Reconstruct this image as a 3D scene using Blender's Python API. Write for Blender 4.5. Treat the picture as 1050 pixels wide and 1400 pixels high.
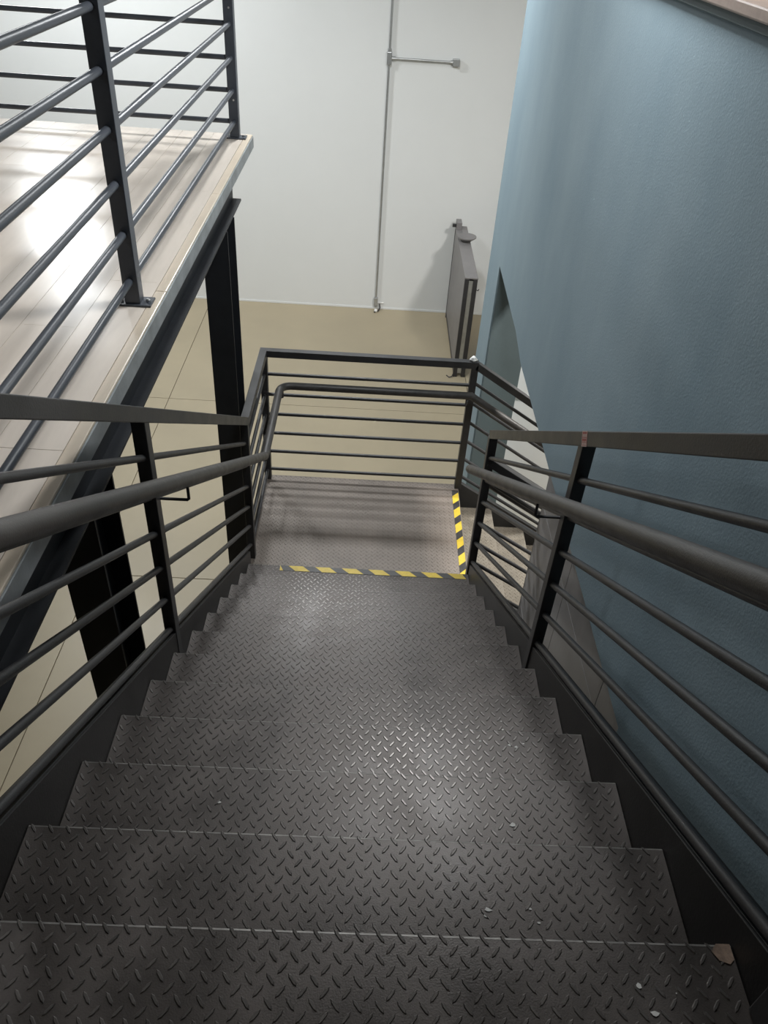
import bpy, bmesh, math, random
from mathutils import Vector, Matrix, Euler
random.seed(7)
for o in list(bpy.data.objects): bpy.data.objects.remove(o)
scene = bpy.context.scene
COL = scene.collection

# ------------------------------------------------------------------ camera
cam_d = bpy.data.cameras.new('camera')
cam_d.sensor_fit = 'HORIZONTAL'; cam_d.sensor_width = 36.0
cam_d.lens = 1078.73 / 1050.0 * 36.0
cam_d.clip_start = 0.02
cam = bpy.data.objects.new('camera', cam_d); COL.objects.link(cam)
cam.location = (0.6949, -3.7553, 3.6558)
cam.rotation_euler = (math.radians(51.37), math.radians(-3.39), math.radians(0.42))
scene.camera = cam

# ------------------------------------------------------------------ world, exposure
world = bpy.data.worlds.new('world'); scene.world = world
world.use_nodes = True
world.node_tree.nodes['Background'].inputs[0].default_value = (0.80, 0.86, 0.92, 1)
world.node_tree.nodes['Background'].inputs[1].default_value = 0.05
vs = scene.view_settings
vs.view_transform = 'Standard'; vs.look = 'None'; vs.gamma = 1.0; vs.use_curve_mapping = False
vs.exposure = -0.04

# ------------------------------------------------------------------ ceiling lamps and added fill lamps (x, y, z, size x, size y, watts, colour)
LAMPS = [
    (-3.0, 5.75, 4.60, 0.55, 0.55, 215, (0.95, 0.985, 1.0)),
    (0.40, 3.40, 4.60, 0.45, 0.45, 175, (0.95, 0.985, 1.0)),  # added fill, brightens the far end of the blue wall
    (1.18, -0.40, 4.60, 0.45, 0.45, 60, (0.95, 0.985, 1.0)),
    (3.9, 0.9, 4.60, 0.62, 0.62, 400, (1.0, 0.97, 0.92)),
    (-2.1, -1.7, 4.60, 0.45, 0.45, 20, (0.97, 0.985, 1.0)),  # added fill, lifts the near mezzanine floor; no such lamp known
]

# ------------------------------------------------------------------ helpers
class MB:
    def __init__(s): s.v = []; s.f = []
    def add(s, vs, fs):
        n = len(s.v); s.v += [tuple(p) for p in vs]; s.f += [tuple(i + n for i in f) for f in fs]; return s
    def box(s, x0, x1, y0, y1, z0, z1):
        vs = [(x, y, z) for z in (z0, z1) for y in (y0, y1) for x in (x0, x1)]
        return s.add(vs, [(0, 2, 3, 1), (4, 5, 7, 6), (0, 1, 5, 4), (1, 3, 7, 5), (3, 2, 6, 7), (2, 0, 4, 6)])
    def beam(s, p, q, w, h, up=(0, 0, 1)):
        p = Vector(p); q = Vector(q); d = (q - p).normalized(); side = d.cross(Vector(up)).normalized(); u = side.cross(d)
        vs = []
        for c in (p, q):
            for a, b in ((-1, -1), (1, -1), (1, 1), (-1, 1)): vs.append(c + side * (a * w / 2) + u * (b * h / 2))
        return s.add(vs, [(0, 1, 2, 3), (7, 6, 5, 4), (0, 4, 5, 1), (1, 5, 6, 2), (2, 6, 7, 3), (3, 7, 4, 0)])
    def prism(s, poly, axis, a, b):
        # poly: 2D points; axis: extrude axis index; the two other axes in xyz order
        def mk(p, t):
            l = list(p); l.insert(axis, t); return tuple(l)
        n = len(poly); vs = [mk(p, a) for p in poly] + [mk(p, b) for p in poly]
        fs = [tuple(range(n)), tuple(range(2 * n - 1, n - 1, -1))] + [((i + 1) % n, i, i + n, (i + 1) % n + n) for i in range(n)]
        return s.add(vs, fs)
    def tube(s, pts, r, n=12, cap=True):
        pts = [Vector(p) for p in pts]; m = len(pts)
        dirs = [(pts[i + 1] - pts[i]).normalized() for i in range(m - 1)]
        ref = Vector((0, 0, 1)) if abs(dirs[0].z) < .9 else Vector((1, 0, 0))
        u = dirs[0].cross(ref).normalized(); vs = []
        for i in range(m):
            a = dirs[max(i - 1, 0)]; b = dirs[min(i, m - 2)]; t = (a + b).normalized()
            u = (u - t * u.dot(t)).normalized(); w = t.cross(u)
            k = 1 / max(.4, a.dot(t))
            bend = (b - a)
            bn = bend.normalized() if bend.length > 1e-6 else None
            for j in range(n):
                th = 2 * math.pi * j / n; o = u * math.cos(th) * r + w * math.sin(th) * r
                if bn is not None: o = o + bn * (o.dot(bn)) * (k - 1)
                vs.append(pts[i] + o)
        fs = []
        for i in range(m - 1):
            for j in range(n):
                fs.append((i * n + j, i * n + (j + 1) % n, (i + 1) * n + (j + 1) % n, (i + 1) * n + j))
        if cap: fs += [tuple(range(n - 1, -1, -1)), tuple((m - 1) * n + j for j in range(n))]
        return s.add(vs, fs)
    def lathe(s, prof, c, n=16, axis=2):
        vs = []
        for (r, h) in prof:
            for j in range(n):
                th = 2 * math.pi * j / n; a, b = r * math.cos(th), r * math.sin(th)
                l = [a, b]; l.insert(axis, h); vs.append(tuple(c[k] + l[k] for k in range(3)))
        m = len(prof); fs = []
        for i in range(m - 1):
            for j in range(n): fs.append((i * n + j, i * n + (j + 1) % n, (i + 1) * n + (j + 1) % n, (i + 1) * n + j))
        fs += [tuple(range(n - 1, -1, -1)), tuple((m - 1) * n + j for j in range(n))]
        return s.add(vs, fs)
    def mesh(s, name, mat, bevel=0, smooth=False, seg=2):
        me = bpy.data.meshes.new(name); me.from_pydata(s.v, [], s.f)
        bm = bmesh.new(); bm.from_mesh(me)
        bmesh.ops.recalc_face_normals(bm, faces=bm.faces)
        if bevel: bmesh.ops.bevel(bm, geom=[e for e in bm.edges if e.calc_face_angle(0) > .5], offset=bevel, segments=seg, affect='EDGES', profile=.5)
        for f in bm.faces: f.smooth = smooth
        if smooth:
            for e in bm.edges: e.smooth = e.calc_face_angle(3) < 0.7
        bm.to_mesh(me); bm.free()
        me.materials.append(mat); return me
    def build(s, name, mat, parent=None, bevel=0, smooth=False, seg=2):
        return link(name, s.mesh(name, mat, bevel, smooth, seg), parent)
def link(name, me, parent=None):
    o = bpy.data.objects.new(name, me); COL.objects.link(o)
    if parent is not None:
        o.parent = parent
        o.matrix_parent_inverse = Matrix.Translation(parent.location).inverted() if parent.parent is None else Matrix.Identity(4)
    return o
def tag(o, label, cat, group=None):
    o['label'] = label; o['category'] = cat
    if group: o['group'] = group
    return o
def struct(o, label=None):
    o['kind'] = 'structure'
    if label: o['label'] = label
    return o
def thing(name, label, cat, loc=(0, 0, 0), group=None):
    o = bpy.data.objects.new(name, None); COL.objects.link(o); o.location = loc; o.empty_display_size = .1
    return tag(o, label, cat, group)
def arc(p0, c, p1, n=6):  # rounded corner from p0 via corner c to p1 (quadratic)
    p0, c, p1 = Vector(p0), Vector(c), Vector(p1)
    return [p0 * (1 - t) ** 2 + c * 2 * t * (1 - t) + p1 * t * t for t in [i / n for i in range(n + 1)]]

# ------------------------------------------------------------------ materials
def mat(name, col, rough=.5, metal=0., var=0., vscale=4., bump=0., bscale=60., col2=None, spec=.5, vstretch=(1, 1, 1), rvar=0., bdist=.002, detail=4.):
    m = bpy.data.materials.new(name); m.use_nodes = True; nt = m.node_tree; b = nt.nodes['Principled BSDF']
    b.inputs['Base Color'].default_value = (*col, 1); b.inputs['Roughness'].default_value = rough; b.inputs['Metallic'].default_value = metal
    b.inputs['Specular IOR Level'].default_value = spec
    tc = nt.nodes.new('ShaderNodeTexCoord'); mp = nt.nodes.new('ShaderNodeMapping'); mp.inputs['Scale'].default_value = vstretch
    nt.links.new(tc.outputs['Object'], mp.inputs['Vector'])
    if var or col2:
        n = nt.nodes.new('ShaderNodeTexNoise'); n.inputs['Scale'].default_value = vscale; n.inputs['Detail'].default_value = detail; n.inputs['Roughness'].default_value = .6
        nt.links.new(mp.outputs[0], n.inputs['Vector'])
        r = nt.nodes.new('ShaderNodeValToRGB'); r.color_ramp.elements[0].position = .3; r.color_ramp.elements[1].position = .7
        c2 = col2 or tuple(min(1, c * (1 + var)) for c in col); c1 = col if col2 else tuple(c * (1 - var) for c in col)
        r.color_ramp.elements[0].color = (*c1, 1); r.color_ramp.elements[1].color = (*c2, 1)
        nt.links.new(n.outputs['Fac'], r.inputs[0]); nt.links.new(r.outputs[0], b.inputs['Base Color'])
        if rvar:
            mr = nt.nodes.new('ShaderNodeMapRange'); mr.inputs[1].default_value = .3; mr.inputs[2].default_value = .7
            mr.inputs[3].default_value = rough - rvar; mr.inputs[4].default_value = rough + rvar
            nt.links.new(n.outputs['Fac'], mr.inputs[0]); nt.links.new(mr.outputs[0], b.inputs['Roughness'])
    if bump:
        n2 = nt.nodes.new('ShaderNodeTexNoise'); n2.inputs['Scale'].default_value = bscale; n2.inputs['Detail'].default_value = 6
        nt.links.new(tc.outputs['Object'], n2.inputs['Vector'])
        bp = nt.nodes.new('ShaderNodeBump'); bp.inputs['Strength'].default_value = bump; bp.inputs['Distance'].default_value = bdist
        nt.links.new(n2.outputs['Fac'], bp.inputs['Height']); nt.links.new(bp.outputs[0], b.inputs['Normal'])
    return m
M = {}
M['steel'] = mat('charcoal_paint', (.040, .039, .040), .42, .0, .22, 9, .25, 180, rvar=.06)
M['steel_hand'] = mat('worn_handrail_paint', (.052, .048, .045), .45, .0, .3, 14, .3, 220, rvar=.08)
M['steel_mezz'] = mat('blue_black_paint', (.048, .055, .068), .38, 0, .15, 9, .2, 180)
M['beam'] = mat('beam_paint', (.020, .022, .026), .5, 0, .2, 6, .2, 120)
M['stringer'] = mat('black_stringer_paint', (.013, .0125, .0125), .45, 0, .3, 8, .25, 150)
M['tread'] = mat('checker_plate_paint', (.077, .066, .060), .40, .35, .3, 5, .25, 300, rvar=.08)
M['relief'] = mat('worn_raised_bars', (.150, .137, .128), .34, .5, .3, 8)
M['highlight'] = mat('highlight_steel', (.17, .16, .15), .46, .6, .45, 16)  # nosing highlight put into a lighter steel colour
M['landing'] = mat('landing_plate_paint', (.195, .163, .138), .5, .1, .16, 3, .25, 200)
M['tread2'] = mat('dusty_checker_plate', (.19, .165, .130), .55, .05, .2, 5, .2, 200)  # paler tan copy of the tread plate: strong warm light put into colour
M['fascia'] = mat('grey_edge_profile', (.33, .35, .36), .45, .2, .25, 8, .2, 120)
M['white'] = mat('white_wall_paint', (.76, .775, .77), .75, 0, .015, 1.2, .08, 90)
M['blue'] = mat('blue_grey_stucco', (.218, .296, .343), .82, 0, 0, 1.1, .20, 130, col2=(.275, .352, .395), spec=.25, vstretch=(1, 1.5, .7), bdist=.005)
M['slab'] = mat('beige_floor', (.385, .325, .222), .42, 0, .06, 1.3, .05, 60, rvar=.06)
M['joint'] = mat('dark_joint', (.14, .11, .075), .9)
M['plank'] = mat('cream_plank_tile', (.70, .625, .55), .23, 0, .05, 3, .03, 40, vstretch=(6, 1, 1), spec=.32)
M['edge_stone'] = mat('tan_edge_strip', (.68, .58, .46), .3, 0, .06, 5, .04, 40)
M['grout'] = mat('grout', (.33, .30, .27), .9)
M['panel'] = mat('grey_cladding', (.37, .355, .355), .5, 0, .07, 2, .05, 30, vstretch=(1, 5, .6))
M['cap'] = mat('tan_stone_cap', (.27, .20, .165), .4, 0, .15, 30, .1, 100)
M['galv'] = mat('galvanised_conduit', (.47, .48, .48), .36, .75, .12, 12, .1, 100)
M['yellow'] = mat('yellow_tape', (.60, .43, .035), .45, 0, .12, 30, .6, 90)
M['black'] = mat('black_tape', (.028, .026, .026), .45, 0, .3, 30, .6, 90)
M['red'] = mat('red_sticker', (.40, .085, .075), .5, 0, .2, 60)
M['pale'] = mat('pale_print', (.62, .50, .46), .6)
M['chip'] = mat('white_paint_chip', (.62, .61, .58), .8)
M['bare'] = mat('bare_primer', (.27, .19, .14), .7, 0, .4, 60, .5, 100)
M['whiteplastic'] = mat('white_plastic', (.82, .82, .80), .5)
M['gpanel'] = mat('grey_sheet', (.225, .215, .215), .5, .1, .08, 5)
M['gdark'] = mat('dark_frame', (.035, .034, .037), .45, 0, .15, 10)
M['bolt'] = mat('zinc_bolt', (.6, .6, .6), .3, .9)
M['ceil'] = mat('ceiling_paint', (.30, .31, .32), .8)
M['hall'] = mat('hall_wall_paint', (.28, .29, .30), .8)
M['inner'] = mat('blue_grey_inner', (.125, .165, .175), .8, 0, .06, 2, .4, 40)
def emit(name, col, s):
    m = bpy.data.materials.new(name); m.use_nodes = True; b = m.node_tree.nodes['Principled BSDF']
    b.inputs['Base Color'].default_value = (.8, .8, .8, 1); b.inputs['Emission Color'].default_value = (*col, 1); b.inputs['Emission Strength'].default_value = s
    return m

# ------------------------------------------------------------------ dimensions
R_, G = .18, .2826            # riser, going
W = 1.42                      # tread width
SL = R_ / G                   # slope
ZF = -1.62                    # ground floor
ZM = 13 * R_                  # mezzanine floor
YW = 8.0                      # white back wall
XB, XB2 = 1.68, 1.99          # blue wall faces
XL, XR, YB = -.022, 1.438, 1.185   # railing planes
HT = 1.095
rail_top = lambda y: 1.265 - SL * y

# ================================================================== SETTING
# ground floor of large slabs with control joints
fl = struct(MB().box(-8, 8, -8, YW, ZF - .15, ZF - .012).build('floor', M['joint']))
xs = [-8, -5.7, -1.79, 2.06, 5.9, 8]; ys = [-8, -4.83, -1.56, 1.70, 4.95, YW]
for i in range(len(xs) - 1):
    for j in range(len(ys) - 1):
        g = .0035
        MB().box(xs[i] + g, xs[i + 1] - g, ys[j] + g, ys[j + 1] - g, ZF - .012, ZF).build('floor_slab', M['slab'], fl, .0015, seg=1)
# white back wall and the rest of the hall's shell
struct(MB().box(-8.15, 8.15, YW, YW + .15, ZF - .15, 4.85).build('wall_back', M['white']))
struct(MB().box(-8.15, -8, -8, YW, ZF - .15, 4.85).build('wall_left', M['hall']))
struct(MB().box(8, 8.15, -8, YW, ZF - .15, 4.85).build('wall_right', M['white']))
struct(MB().box(-8.15, 8.15, -8.15, -8, ZF - .15, 4.85).build('wall_front', M['hall']))
struct(MB().box(-8.15, 8.15, -8.15, YW + .15, 4.70, 4.85).build('ceiling', M['ceil']))
# thin skirting bead of the white wall
struct(MB().box(-8, 8, YW - .008, YW, ZF, ZF + .03).build('baseboard_back', M['white'], None, .002, seg=1))
# blue parapet wall with the opening for the lower flight
poly = [(-8, ZF), (-8, 3.405), (2.76, 3.405), (2.76, ZF), (2.2, ZF), (2.2, 1.385), (1.15, 1.35), (.8, 1.285), (-1.98, 1.285), (-1.98, ZF)]
bw = struct(MB().prism(poly, 0, XB, XB2).build('wall_stairwell', M['blue'], None, .008), 'blue grey rough plastered wall beside the stairs')
cp = MB().box(XB - .028, XB2 + .028, -8, 2.79, 3.43, 3.465).build('wall_cap', M['cap'], bw, .006)
MB().box(XB - .014, XB2 + .014, -8, 2.775, 3.405, 3.43).build('cap_shadow_band', M['inner'], bw, .002, seg=1)  # dark strip painting the shadow band beneath the cap
MB().box(XB + .012, XB2, 2.194, 2.2, ZF, 1.37).build('opening_reveal', M['inner'], bw)
# recessed grey clad wall under the blue one
gw = struct(MB().box(1.775, XB2 - .02, -1.98, -.115, ZF, 1.285).build('wall_recess', M['joint']))
pys = [-1.98, -1.58, -.84, -.105]; pzs = [ZF, -.75, .06, .87, 1.285]
for i in range(3):
    for j in range(4):
        MB().box(1.765, 1.775, pys[i] + .002, pys[i + 1] - .002, pzs[j] + .002, pzs[j + 1] - .002).build('cladding_panel', M['panel'], gw, .001, seg=1)
MB().box(1.765, XB2 - .02, -.115, -.105, ZF, 1.285).build('corner_panel', M['panel'], gw)
# white wall of the lower stair, beyond the opening
wl = struct(MB().box(XB2, 8, 2.42, 2.56, ZF, 3.0).build('wall_lower_stair', M['white']))
MB().box(XB2, 8, 2.405, 2.42, 0.13, 0.145).build('wall_trim', M['white'], wl)

# mezzanine floor: structural slab, plank tiles, edge strip, grey edge profile
XP = -.112; YE = 1.70
mz = struct(MB().box(-8, XP - .012, -8, YE - .012, ZM - .075, ZM - .01).box(XP - .012, XB, -8, -12 * G - .06, ZM - .075, ZM - .01).build('floor_mezzanine', M['grout']))
edge_x = XP - .042
y = -6.0; k = 0
ci = 0
x = edge_x
while x > -3.6:
    off = (ci * .43) % 1.2
    y0 = YE - 1.2 + off - (1.2 if off > 0 else 0)
    cuts = [YE]
    yy = YE - (off if off > .05 else 1.2)
    while yy > -5.0: cuts.append(yy); yy -= 1.2
    cuts.append(-5.0)
    for a, b in zip(cuts[1:], cuts[:-1]):
        MB().box(x - .2 + .0008, x - .0008, a + .0008, b - .0008, ZM - .01, ZM + random.uniform(-.0003, .0003)).build('plank_tile', M['plank'], mz)
    x -= .2; ci += 1
MB().box(-8, x, -8, YE, ZM - .01, ZM - .0004).box(x, edge_x, -8, -5.0, ZM - .01, ZM - .0004).box(edge_x, XB, -8, -12 * G - .06, ZM - .01, ZM).build('plank_field', M['plank'], mz)
cuts = [YE, .47, -.78, -2.0, -3.2, -4.4]
for a, b in zip(cuts[1:], cuts[:-1]):
    MB().box(edge_x + .001, XP, a + .001, b - .001, ZM - .01, ZM + .001).build('edge_strip', M['edge_stone'], mz, .003)
pf = MB().box(XP - .012, XP + .004, -8, YE, ZM - .078, ZM - .010).build('edge_profile', M['fascia'], mz, .0015, seg=1)
MB().box(-8, XP + .004, YE - .012, YE + .004, ZM - .078, ZM - .010).build('edge_profile', M['fascia'], mz, .0015, seg=1)
# steel I-beam under the platform edge
bt = thing('floor_beam', 'black steel I beam running under the cream mezzanine edge', 'beam', (-.2, 1.3, ZM - .30))
xb0 = -.20
MB().box(xb0 - .004, xb0 + .004, -8, 1.33, ZM - .29, ZM - .09).build('web', M['beam'], bt)
MB().box(xb0 - .055, xb0 + .055, -8, 1.33, ZM - .09, ZM - .078).build('flange', M['beam'], bt)
MB().box(xb0 - .055, xb0 + .055, -8, 1.33, ZM - .30, ZM - .288).build('flange', M['beam'], bt)
# steel columns
def column(cx, y0, y1, label):
    t = thing('steel_column', label, 'column', (cx, (y0 + y1) / 2, ZF), 'steel columns under the mezzanine')
    zt = ZM - .30; hw = .075
    MB().box(cx - hw, cx + hw, y0, y0 + .011, ZF + .016, zt).build('flange', M['beam'], t)
    MB().box(cx - hw, cx + hw, y1 - .011, y1, ZF + .016, zt).build('flange', M['beam'], t)
    MB().box(cx - .005, cx + .005, y0 + .011, y1 - .011, ZF + .016, zt).build('web', M['beam'], t)
    MB().box(cx - .15, cx + .15, y0 - .06, y1 + .06, ZF, ZF + .016).build('base_plate', M['beam'], t)
    return t
column(-.215, .76, 1.02, 'black steel column farther along, behind the landing railing')
column(-.285, -1.67, -1.43, 'black steel column nearest the viewer, behind the near stair railing')

# ================================================================== STAIRS
def relief(x0, x1, y0, y1, z, name, m, axis=0):
    """raised lens shaped bars of checker plate, rows alternating in direction"""
    a = .038; mb = MB(); L = .0135; wd = .0034; h = .0020
    ny = int((y1 - y0) / (a / 2)) + 1
    for j in range(ny):
        y = y1 - .009 - j * a / 2
        if y < y0 + .008: break
        odd = j % 2; th = math.radians(52) * (1 if odd else -1)
        c, s = math.cos(th), math.sin(th)
        x = x0 + .012 + (a / 2 if odd else 0)
        while x < x1 - .01:
            pts = []
            for (u, v, w) in ((-L, 0, 0), (-L * .55, -wd, 0), (L * .55, -wd, 0), (L, 0, 0), (L * .55, wd, 0), (-L * .55, wd, 0), (-L * .78, 0, h), (-L * .45, -wd * .55, h), (L * .45, -wd * .55, h), (L * .78, 0, h), (L * .45, wd * .55, h), (-L * .45, wd * .55, h)):
                px, py = u * c - v * s, u * s + v * c
                pts.append((x + px, y + py, z + w) if axis == 0 else (z[0] + 0, 0, 0))
            mb.add(pts, [(i, (i + 1) % 6, (i + 1) % 6 + 6, i + 6) for i in range(6)] + [(6, 7, 8, 9, 10, 11)])
            x += a
    me = bpy.data.meshes.new(name); me.from_pydata(mb.v, [], mb.f); me.materials.append(m)
    return me
st = thing('steel_staircase', 'dark brown steel staircase of checker plate treads leading down to the landing', 'staircase', (W / 2, 0, ZF))
tread_me = None
# tread profile: folded plate, nosing at y=0, back at y=-(G+.035)
RN = .006
prof = [(-.318, -.006), (-.318, 0)] + [(-RN + RN * math.sin(t), -RN + RN * math.cos(t)) for t in [i * math.pi / 10 for i in range(6)]] + [(0, -.040), (-.006, -.040), (-.006, -.0075)]
tread_me = MB().prism(prof, 0, 0, W).mesh('tread', M['tread'], 0, True)
rel_me = relief(0, W, -.318, 0, 0, 'diamond_relief', M['relief'])
treads = {}
# thin bare-steel line painting the highlight along the fold of every nosing
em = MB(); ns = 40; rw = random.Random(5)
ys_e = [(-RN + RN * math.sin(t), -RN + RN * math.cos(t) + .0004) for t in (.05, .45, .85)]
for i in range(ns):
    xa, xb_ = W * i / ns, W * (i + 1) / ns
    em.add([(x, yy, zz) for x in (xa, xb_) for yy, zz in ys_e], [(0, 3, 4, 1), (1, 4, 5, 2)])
edge_me = em.mesh('edge_highlight', M['highlight'], 0, True)
for k in range(12, 0, -1):
    t = link('tread', tread_me); t.location = (0, -(k - 1) * G, k * R_); t.parent = st; t.matrix_parent_inverse = Matrix.Translation(st.location).inverted()
    r = link('diamond_relief', rel_me); r.parent = t; r['kind'] = 'stuff'
    e_ = link('edge_highlight', edge_me); e_.parent = t
    treads[k] = t
def child_of_tread(mb, name, m, k):
    o = mb.build(name, m); o.parent = treads[k]; return o
# bare worn corner on the uppermost visible tread
child_of_tread(MB().add([(W - .002, -.001, .0022), (W - .002, -.028, .0022), (W - .012, -.036, .0022), (W - .030, -.030, .0022), (W - .040, -.014, .0022), (W - .028, -.001, .0022)], [(0, 5, 4, 3, 2, 1)]), 'bare_corner', M['bare'], 12)
def flakes(k, cx, cy, n, sx, sy):
    for i in range(n):
        x, y = cx + random.gauss(0, sx), min(-.006, cy + random.gauss(0, sy)); r = random.uniform(.0015, .006) * (1.5 if i < 3 else 1)
        m = 6; a0 = random.random() * 6
        pts = [(x + r * random.uniform(.4, 1.2) * math.cos(a0 + 6.283 * j / m), y + .8 * r * random.uniform(.4, 1.2) * math.sin(a0 + 6.283 * j / m), .002) for j in range(m)]
        child_of_tread(MB().add(pts, [tuple(range(m))]), 'paint_fleck', M['chip'], k)
flakes(8, 1.22, -.17, 9, .03, .03); flakes(9, 1.25, -.05, 4, .05, .03); flakes(12, 1.27, -.12, 4, .06, .04); flakes(11, 1.1, -.15, 5, .06, .05); flakes(6, 1.2, -.1, 4, .15, .05); flakes(10, 1.0, -.1, 3, .3, .05)
# stringers: channel section
def stringer(xin, s):
    # s=-1: left (flanges go to -x), s=+1 right
    mb = MB()
    yt, yb_ = -12 * G - .05, .10
    top = lambda y: R_ - SL * y + .082
    dz = .285
    def sl(xa, xb_, off0, off1):
        a0, a1 = min(xa, xb_), max(xa, xb_)
        mb.prism([(yt, top(yt) - off1), (yt, top(yt) - off0), (yb_, top(yb_) - off0), (yb_, top(yb_) - off1)], 0, a0, a1)
    sl(xin, xin + s * .008, 0, dz)
    sl(xin + s * .008, xin + s * .055, 0, .012)
    sl(xin + s * .008, xin + s * .055, dz - .012, dz)
    return mb.build('stringer', M['stringer'], st, .0015, seg=1)
stringer(-.002, -1); stringer(W + .002, 1)
# landing plate, its frame and legs
ldg = MB().box(-.06, 1.455, -.03, 1.225, -.006, 0).build('landing_plate', M['landing'], st, .0015, seg=1)
lr = link('diamond_relief', relief(-.05, 1.45, .0, 1.22, 0, 'landing_relief', M['landing'])); lr.parent = ldg; lr['kind'] = 'stuff'; lr.matrix_parent_inverse = Matrix.Identity(4)
MB().box(-.06, -.01, -.03, 1.225, -.20, -.006).build('landing_beam', M['steel'], st)
MB().box(1.415, 1.455, -.03, 1.225, -.17, -.006).build('landing_beam', M['steel'], st)
MB().box(-.01, 1.415, 1.175, 1.225, -.20, -.006).build('landing_beam', M['steel'], st)
MB().box(-.01, 1.415, -.03, .02, -.20, -.006).build('landing_beam', M['steel'], st)
for x0, y0 in ((-.06, .05), (-.06, 1.09), (1.37, 1.09), (1.37, .05)):
    MB().box(x0, x0 + .08, y0, y0 + .08, ZF, -.20).build('support_leg', M['steel'], st)

# lower flight, turning right through the opening
lf = thing('lower_steel_flight', 'lower flight of dusty checker plate treads turning right under the blue wall', 'staircase', (2.5, .6, ZF))
NL = 8; Y0L, Y1L = .055, 1.165
prof2 = [(.0, -.006), (.0, 0), (.318, 0), (.318, -.04), (.312, -.04), (.312, -.006)]
t2 = MB().prism([(x, z) for x, z in prof2], 1, Y0L, Y1L).mesh('tread', M['tread2'], .002)
rel2 = relief(0, .318, Y0L, Y1L, 0, 'diamond_relief', M['tread2'])
for k in range(1, NL + 1):
    t = link('tread', t2); t.location = (1.42 + (k - 1) * G, 0, -k * R_); t.parent = lf; t.matrix_parent_inverse = Matrix.Translation(lf.location).inverted()
    r = link('diamond_relief', rel2); r.parent = t; r['kind'] = 'stuff'
for yin, s in ((Y0L - .002, -1), (Y1L + .002, 1)):
    mb = MB(); top = lambda x: -SL * (x - 1.45) + .06
    xa, xb_ = 1.456, 1.42 + NL * G + .10
    def sl(ya, yb_, o0, o1):
        zlo = lambda x, o: max(ZF, top(x) - o)
        mb.prism([(xa, top(xa) - o1), (xa, top(xa) - o0), (xb_, zlo(xb_, o0)), (xb_, zlo(xb_, o1) - (0 if zlo(xb_, o1) > ZF else .0))], 1, min(ya, yb_), max(ya, yb_))
    sl(yin, yin + s * .008, 0, .27); sl(yin + s * .008, yin + s * .04, 0, .012)
    mb.build('stringer', M['steel'], lf)

# ================================================================== RAILINGS
PW = .05; RW = .05; BR = .0125; HR = .0265
def post(t, x, y, z0, z1, m, w=PW, d=PW):
    return MB().box(x - w / 2, x + w / 2, y - d / 2, y + d / 2, z0, z1).build('post', m, t, .003)
def bar(t, p, q, m, r=BR): return MB().tube([p, q], r, 12).build('bar', m, t, smooth=True)
def bracket(par, p, q, up, m=None):
    """thin rod: from the post p sideways to q and then up to the handrail"""
    p, q = Vector(p), Vector(q); c = Vector((q.x, q.y, p.z))
    return MB().tube([p, c - (c - p).normalized() * .006, c + Vector((0, 0, .006)), q], .0055, 8).build('bracket', m or M['gdark'], par, smooth=True)
offs = [.168 + .163 * j for j in range(6)]
# ---- left stair railing
def stair_railing(X, label, ys_posts, y_low, y_high, sx, hand_pts, zb):
    t = thing('stair_railing', label, 'railing', (X, ys_posts[0], zb(ys_posts[0])), 'stair railings')
    MB().beam((X, y_high, rail_top(y_high) + .004), (X, y_low, rail_top(y_low) - .006), RW, RW).build('top_rail', M['steel'], t, .003)
    for y in ys_posts: post(t, X, y, zb(y), rail_top(y) - .014, M['steel'], .046)
    for o in offs: bar(t, (X, y_high, rail_top(y_high) - o), (X, y_low, rail_top(y_low) - o), M['steel'])
    h = MB().tube(hand_pts, HR, 18).build('handrail', M['steel_hand'], t, smooth=True)
    xh = hand_pts[0][0]
    for y in ys_posts:
        yb = y + .035
        if yb > 0: continue
        zc = rail_top(yb) - .25
        bracket(h, (X - sx * .0, yb - .012, zc - .082), (xh, yb - .012 + 0, zc - HR * 1.1), None)
    return t
nose_z = lambda y: math.ceil(-y / G + 1e-6) * R_ if y < 0 else 0
zh = lambda y: rail_top(y) - .25
XHL, XHR = .100, 1.325
YN = .27   # left newel on the landing
left = stair_railing(XL, 'charcoal railing with round handrail on the left side of the stairs', [-1.607, -3.30], YN - .0, -3.55, 1,
                     [(XHL, -3.6, zh(-3.6)), (XHL, .21, zh(.21))], lambda y: nose_z(y) + .002)
right = stair_railing(XR, 'charcoal railing with round handrail beside the blue wall, red sticker on top', [-1.57, -3.24], .045, -3.55, -1,
                      [(XHR, -3.6, zh(-3.6)), (XHR, -.015, zh(-.015))], lambda y: nose_z(y) + .002)
post(right, XR, .045, .002, rail_top(.045) - .025, M['steel'])
# ---- landing railing: left side, back, with handrail that turns down along the lower flight
lt = thing('landing_railing', 'charcoal railing around the left and back sides of the landing', 'railing', (XL, YB, 0), 'landing railings')
post(lt, XL, YN, .002, HT - .02, M['steel'])
post(lt, XL, YB, .002, HT - .045, M['steel'])
post(lt, XR + .01, YB, .002, HT - .045, M['steel'])
MB().beam((XL, YN - .02, HT - .025), (XL, YB + .025, HT - .025), RW, RW).build('top_rail', M['steel'], lt, .003)
MB().beam((XL - .025, YB, HT - .0245), (XR + .035, YB, HT - .0245), RW, RW).build('top_rail', M['steel'], lt, .003)
for j in range(6):
    z = .088 + .1635 * j
    bar(lt, (XL, YN, z), (XL, YB, z), M['steel']); bar(lt, (XL, YB, z), (XR + .01, YB, z), M['steel'])
ZH = .872; YH = YB - .095
pts = [(XHL, .21, zh(.21)), (XHL, .235, ZH)] + arc((XHL, YH - .09, ZH), (XHL, YH, ZH), (XHL + .09, YH, ZH), 8) + [(XR + .0, YH, ZH), (3.6, YH, ZH - SL * (3.6 - XR))]
pts[0] = (XHL, .225, zh(.225))
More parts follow.
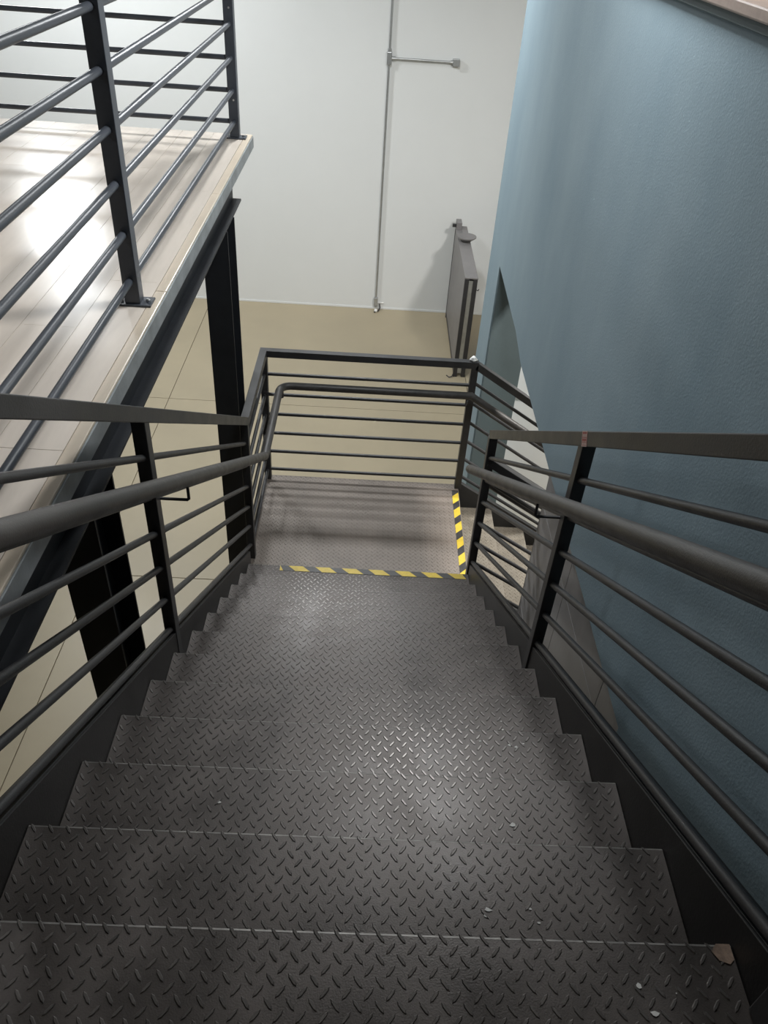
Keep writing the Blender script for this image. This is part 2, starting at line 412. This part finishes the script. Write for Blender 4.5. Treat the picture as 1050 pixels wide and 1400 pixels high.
hb = MB().tube(pts, HR, 18).build('handrail', M['steel_hand'], lt, smooth=True)
bracket(hb, (XL, YB - .05, ZH - .08), (XHL + .02, YH - .03, ZH - HR * 1.1), None)
bracket(hb, (XR, YB, ZH - .08), (XR - .03, YH, ZH - HR * 1.1), None)
bracket(hb, (XL, YN + .02, ZH - .08), (XHL, YN + .02, ZH - HR * 1.1), None)
# ---- lower flight railings
def lower_rail(Y, x0, label, hand, zt0):
    t = thing('lower_stair_railing', label, 'railing', (x0, Y, 0), 'lower flight railings')
    x1 = 3.7; f = lambda x: zt0 - SL * (x - x0)
    MB().beam((x0, Y, f(x0) - .029), (x1, Y, f(x1) - .029), RW, RW).build('top_rail', M['steel'], t, .003)
    for o in offs: bar(t, (x0, Y, f(x0) - o), (x1, Y, f(x1) - o), M['steel'])
    for x in (2.55, 3.67): post(t, x, Y, max(ZF, f(x) - 1.12), f(x) - .04, M['steel'])
    if hand:
        yh = Y + .1
        h = MB().tube([(x0 + .02, yh, f(x0) - .25), (x1, yh, f(x1) - .25)], HR, 16).build('handrail', M['steel_hand'], t, smooth=True)
        bracket(h, (2.55, Y, f(2.55) - .34), (2.55, yh, f(2.55) - .28), None)
    return t
lower_rail(YB, XR + .02, 'charcoal sloping railing on the far side of the lower flight', False, HT)
lower_rail(.03, XR, 'charcoal sloping railing on the near side of the lower flight', True, HT - .01)
# ---- mezzanine railing
XM = -.205; YM0 = 1.60
mt = thing('mezzanine_railing', 'blue black railing of round bars along the cream mezzanine edge', 'railing', (XM, YM0, ZM))
mz_z = [.0954 + .1743 * j for j in range(6)]
def mpost(x, y):
    p = post(mt, x, y, ZM + .009, ZM + 1.16, M['steel_mezz'], .058, .058)
    pl = MB().box(x - .07, x + .07, y - .04, y + .04, ZM + .001, ZM + .009).build('base_plate', M['steel_mezz'], mt, .001, seg=1)
    for sx in (-.052, .052):
        MB().lathe([(.010, 0), (.010, .006), (.006, .010)], (x + sx, y, ZM + .009), 6).build('bolt', M['bolt'], pl)
    return p
for y in (YM0, -.8975, -3.35): mpost(XM, y)
mpost(-2.75, YM0)
for z in mz_z:
    bar(mt, (XM, -3.35, ZM + z), (XM, YM0, ZM + z), M['steel_mezz'], .0145)
    bar(mt, (-4.5, YM0, ZM + z), (XM, YM0, ZM + z), M['steel_mezz'], .0145)
MB().beam((XM, -3.40, ZM + 1.16), (XM, YM0 + .03, ZM + 1.16), .06, .05).build('top_rail', M['steel_mezz'], mt, .003)
MB().beam((-4.5, YM0, ZM + 1.16), (XM, YM0, ZM + 1.16), .06, .05).build('top_rail', M['steel_mezz'], mt, .003)
for dz in (.22, .7): 
    MB().lathe([(.006, 0), (.006, .003), (.003, .005)], (XM + .005, YM0 - .0295, ZM + dz), 8, 1).build('screw', M['bolt'], mt)

# ================================================================== SMALL THINGS
def tape(name, label, p, dx, dy, L, w, n, z, first):
    """hazard tape from p along unit (dx,dy), width w to the left of it"""
    t = thing(name, label, 'tape', (p[0], p[1], z), 'yellow and black floor tapes')
    q = lambda u, v: (p[0] + dx * u - dy * v, p[1] + dy * u + dx * v)
    P = L / n
    def strip(poly, nm, m, zz):
        pts = [q(u, v) for u, v in poly]; k = len(pts)
        MB().add([(x, y, z) for x, y in pts] + [(x, y, zz) for x, y in pts], [tuple(range(k)), tuple(range(2 * k - 1, k - 1, -1))] + [(i, (i + 1) % k, (i + 1) % k + k, i + k) for i in range(k)]).build(nm, m, t)
    strip([(0, 0), (L, 0), (L, w), (0, w)], 'tape_strip', M['black'], z + .0006)
    for i in range(-1, n + 1):
        u0 = i * P + first * P; sk = w * 1.05
        poly = [(u0, 0), (u0 + P * .55, 0), (u0 + P * .55 - sk, w), (u0 - sk, w)]
        cl = []
        poly = [(min(max(u, 0), L), v) for u, v in poly]
        if max(a[0] for a in poly) - min(a[0] for a in poly) < .01: continue
        strip(poly, 'yellow_stripe', M['yellow'], z + .001)
    return t
tape('hazard_tape', 'yellow and black hazard tape along the last tread edge above the landing', (1.405, -.004), -1, 0, 1.20, .046, 7, R_ + .0016, .15)
tape('hazard_tape', 'yellow and black hazard tape along the right edge of the landing', (1.450, .10), 0, 1, 1.04, .048, 6, .0016, .3)
# red sticker on the right top rail, wrapped over its inner face
dv = Vector((0, 1, -SL)).normalized(); uv = Vector((0, SL, 1)).normalized()
yc = -1.60; c0 = Vector((XR, yc, rail_top(yc) - .0014))
sk = thing('sticker', 'small red printed sticker wrapped round the right top rail', 'sticker', tuple(c0))
def spatch(x, a0, a1, u0, u1, nm, m, th=.0006, par=sk):
    mb = MB(); vs = []
    for xx in (x, x - th):
        for a, u in ((a0, u0), (a1, u0), (a1, u1), (a0, u1)):
            v = c0 + dv * a + uv * u; vs.append((xx, v.y, v.z))
    return mb.add(vs, [(0, 1, 2, 3), (7, 6, 5, 4), (0, 4, 5, 1), (1, 5, 6, 2), (2, 6, 7, 3), (3, 7, 4, 0)]).build(nm, m, par)
xi = XR - RW / 2
spatch(xi, -.030, .030, -.0252, .0252, 'sticker_face', M['red'])
vs = [c0 + dv * a + uv * (.0252 + h) + Vector((dxx, 0, 0)) for h in (0, .0006) for a, dxx in ((-.030, -.025), (.030, -.025), (.030, .02), (-.030, .02))]
MB().add(vs, [(0, 1, 2, 3), (7, 6, 5, 4), (0, 4, 5, 1), (1, 5, 6, 2), (2, 6, 7, 3), (3, 7, 4, 0)]).build('sticker_top', M['pale'], sk)
for (a0, a1, u0, u1) in ((-.030, .030, .0225, .0252), (-.030, -.0265, -.0252, .0225), (.0265, .030, -.0252, .0225), (-.0265, .0265, -.0252, -.0225),
                         (-.021, -.010, .006, .016), (-.005, .006, .006, .016), (.011, .021, .006, .016), (-.021, .021, .001, .003),
                         (-.021, -.003, -.010, -.0075), (.003, .021, -.010, -.0075), (-.021, -.011, -.0205, -.012), (-.006, .005, -.0205, -.012), (.010, .021, -.0205, -.012)):
    spatch(xi - .0006, a0, a1, u0, u1, 'pale_print', M['pale'], .0003)
# small white wad on the back corner of the landing railing
def blob(name, c, r, m, label, cat, seed, flat=.7):
    bm = bmesh.new(); bmesh.ops.create_icosphere(bm, subdivisions=3, radius=r); rnd = random.Random(seed)
    ph = [rnd.uniform(0, 6) for _ in range(6)]
    for v in bm.verts:
        n = v.co.normalized(); k = 1 + .12 * math.sin(5 * n.x + ph[0]) + .12 * math.sin(6 * n.y + ph[1]) + .1 * math.sin(7 * n.z + ph[2]) + .05 * math.sin(13 * n.x + ph[3]) * math.sin(12 * n.y)
        v.co = Vector((n.x * r * k, n.y * r * k, max(n.z * r * k * flat, -r * .5)))
    for f in bm.faces: f.smooth = True
    me = bpy.data.meshes.new(name); bm.to_mesh(me); bm.free(); me.materials.append(m)
    o = link(name, me); o.location = c; return tag(o, label, cat)
blob('crumpled_wad', (XR - .005, YB + .002, HT + .0125), .026, M['whiteplastic'], 'small white crumpled wad on the back corner of the landing railing', 'wad', 3)

# conduit on the white wall
cd = thing('wall_conduit', 'galvanised conduit pipe with a side branch running up the white wall', 'conduit', (.79, YW - .03, ZF))
xq = .785; yq = YW - .03; zt = 1.865
MB().tube([(xq, yq, ZF + .13), (xq, yq, zt - .05)], .0155, 12).build('pipe', M['galv'], cd, smooth=True)
MB().tube([(xq, yq, zt + .05), (xq, yq, 4.70)], .0155, 12).build('pipe', M['galv'], cd, smooth=True)
MB().tube([(xq + .04, yq, zt), (xq + .83, yq, zt)], .0155, 12).build('pipe', M['galv'], cd, smooth=True)
te = MB().box(xq - .032, xq + .032, yq - .03, YW, zt - .075, zt + .075).build('junction_tee', M['galv'], cd, .008)
MB().lathe([(.024, -.03), (.024, .03)], (xq + .05, yq, zt), 14, 0).build('collar', M['galv'], te)
MB().lathe([(.024, -.02), (.024, .02)], (xq, yq, zt + .09), 14, 2).build('collar', M['galv'], te)
eb = MB().box(xq + .83, xq + .92, yq - .032, YW, zt - .045, zt + .045).build('end_box', M['galv'], cd, .008)
MB().lathe([(.024, -.02), (.024, .02)], (xq + .82, yq, zt), 14, 0).build('collar', M['galv'], eb)
bb = MB().box(xq - .03, xq + .03, yq - .03, YW, ZF + .065, ZF + .20).build('outlet_box', M['galv'], cd, .008)
pg = thing('power_lead', 'short dark lead with a white plug lying under the wall conduit', 'cable', (xq + .04, YW - .08, ZF))
MB().tube([(xq + .06, YW - .03, ZF + .10), (xq + .07, YW - .045, ZF + .04), (xq + .05, YW - .09, ZF + .012), (xq - .02, YW - .16, ZF + .012)], .009, 8).build('lead', M['gdark'], pg, smooth=True)
MB().lathe([(.012, -.03), (.026, -.02), (.026, .012), (.012, .02)], (xq + .01, YW - .13, ZF + .027), 12, 0).build('plug', M['whiteplastic'], pg, smooth=True)
MB().box(xq + .03, xq + .12, YW - .012, YW, ZF + .095, ZF + .11).build('wall_plate', M['whiteplastic'], pg)

# tall frame panel standing at right angles to the white wall
gx0, gx1 = 1.885, 2.045; gy0, gy1 = 5.93, 7.86; gz = -.20
gp = thing('metal_frame_panel', 'tall grey metal panel with dark double frame standing edge-on against the white wall', 'panel', (1.95, 6.9, ZF))
for x in (gx0, gx1 - .05): MB().box(x, x + .055, gy0, gy0 + .05, ZF, gz - .02).build('frame_post', M['gdark'], gp, .003)
MB().box(gx0 + .055, gx1 - .05, gy0 + .022, gy0 + .035, ZF + .05, gz - .05).build('light_insert', M['galv'], gp)
MB().box(gx0 - .002, gx1 + .008, gy0 - .004, gy1, gz - .02, gz).build('top_sheet', M['gpanel'], gp, .003)
MB().box(gx0 + .004, gx0 + .016, gy0 + .05, gy1 - .04, ZF + .10, gz - .02).build('side_sheet', M['gpanel'], gp)
MB().box(gx1 - .016, gx1 - .004, gy0 + .05, gy1 - .04, ZF + .10, gz - .02).build('side_sheet', M['gpanel'], gp)
for x in (gx0, gx1 - .05): MB().box(x, x + .05, gy1 - .04, gy1, ZF, gz - .02).build('frame_post', M['gdark'], gp, .003)
MB().box(gx0, gx0 + .03, gy0 + .05, gy1 - .04, ZF + .05, ZF + .10).build('bottom_rail', M['gdark'], gp)
MB().box(gx0 + .0, gx0 + .075, gy1 - .18, gy1, gz, gz + .10).build('upright_stub', M['gpanel'], gp, .003)
MB().box(gx0 - .055, gx0, gy1 - .13, gy1 - .09, gz + .02, gz + .06).build('side_pin', M['gdark'], gp)
MB().box(gx0 + .06, gx1 - .02, gy1 - .50, gy1 - .35, gz, gz + .07).build('upright_stub', M['gpanel'], gp, .003)
dk = MB().lathe([(.02, 0), (.07, .0), (.135, .05), (.135, .062), (.125, .062), (.06, .02), (.02, .02)], (gx0 + .11, gy1 - .62, gz + .01), 20).build('round_dish', M['gpanel'], gp, smooth=True)
MB().tube([(gx1, gy0 + .2, gz - .23), (gx1 + .05, gy0 + .18, gz - .24), (gx1 + .06, gy0 + .18, gz - .22)], .006, 6).build('hook', M['gdark'], gp)
tag(MB().tube([(1.80, 5.95, ZF + .006), (1.83, 5.90, ZF + .006), (1.87, 5.90, ZF + .02), (1.88, 5.935, ZF + .03)], .007, 6).build('loose_wire', M['gdark']), 'short dark loose wire on the floor at the foot of the metal panel', 'wire')

# ================================================================== CEILING LAMPS
names = ['square ceiling lamp over the hall, left, near the white wall', 'added square fill lamp over the far end of the landing', 'square ceiling lamp above the stairs',
         'square ceiling lamp above the lower flight', 'added square fill lamp above the mezzanine floor']
for i, (x, y, z, sx, sy, wt, colr) in enumerate(LAMPS):
    t = thing('ceiling_lamp', names[i], 'lamp', (x, y, z), 'ceiling lamps')
    h = .03
    MB().box(x - sx / 2 - h, x + sx / 2 + h, y - sy / 2 - h, y - sy / 2, z, 4.70).box(x - sx / 2 - h, x + sx / 2 + h, y + sy / 2, y + sy / 2 + h, z, 4.70).box(x - sx / 2 - h, x - sx / 2, y - sy / 2, y + sy / 2, z, 4.70).box(x + sx / 2, x + sx / 2 + h, y - sy / 2, y + sy / 2, z, 4.70).build('housing', M['whiteplastic'], t)
    MB().box(x - sx / 2, x + sx / 2, y - sy / 2, y + sy / 2, z + .03, z + .04).build('diffuser', emit('lamp_diffuser', colr, 2.0), t)
    ld = bpy.data.lights.new('lamp_light', 'AREA'); ld.shape = 'RECTANGLE'; ld.size = sx; ld.size_y = sy; ld.energy = wt; ld.color = colr
    lo = bpy.data.objects.new('lamp_light', ld); COL.objects.link(lo); lo.location = (x, y, z + .02); lo.parent = t; lo.matrix_parent_inverse = Matrix.Translation(t.location).inverted()
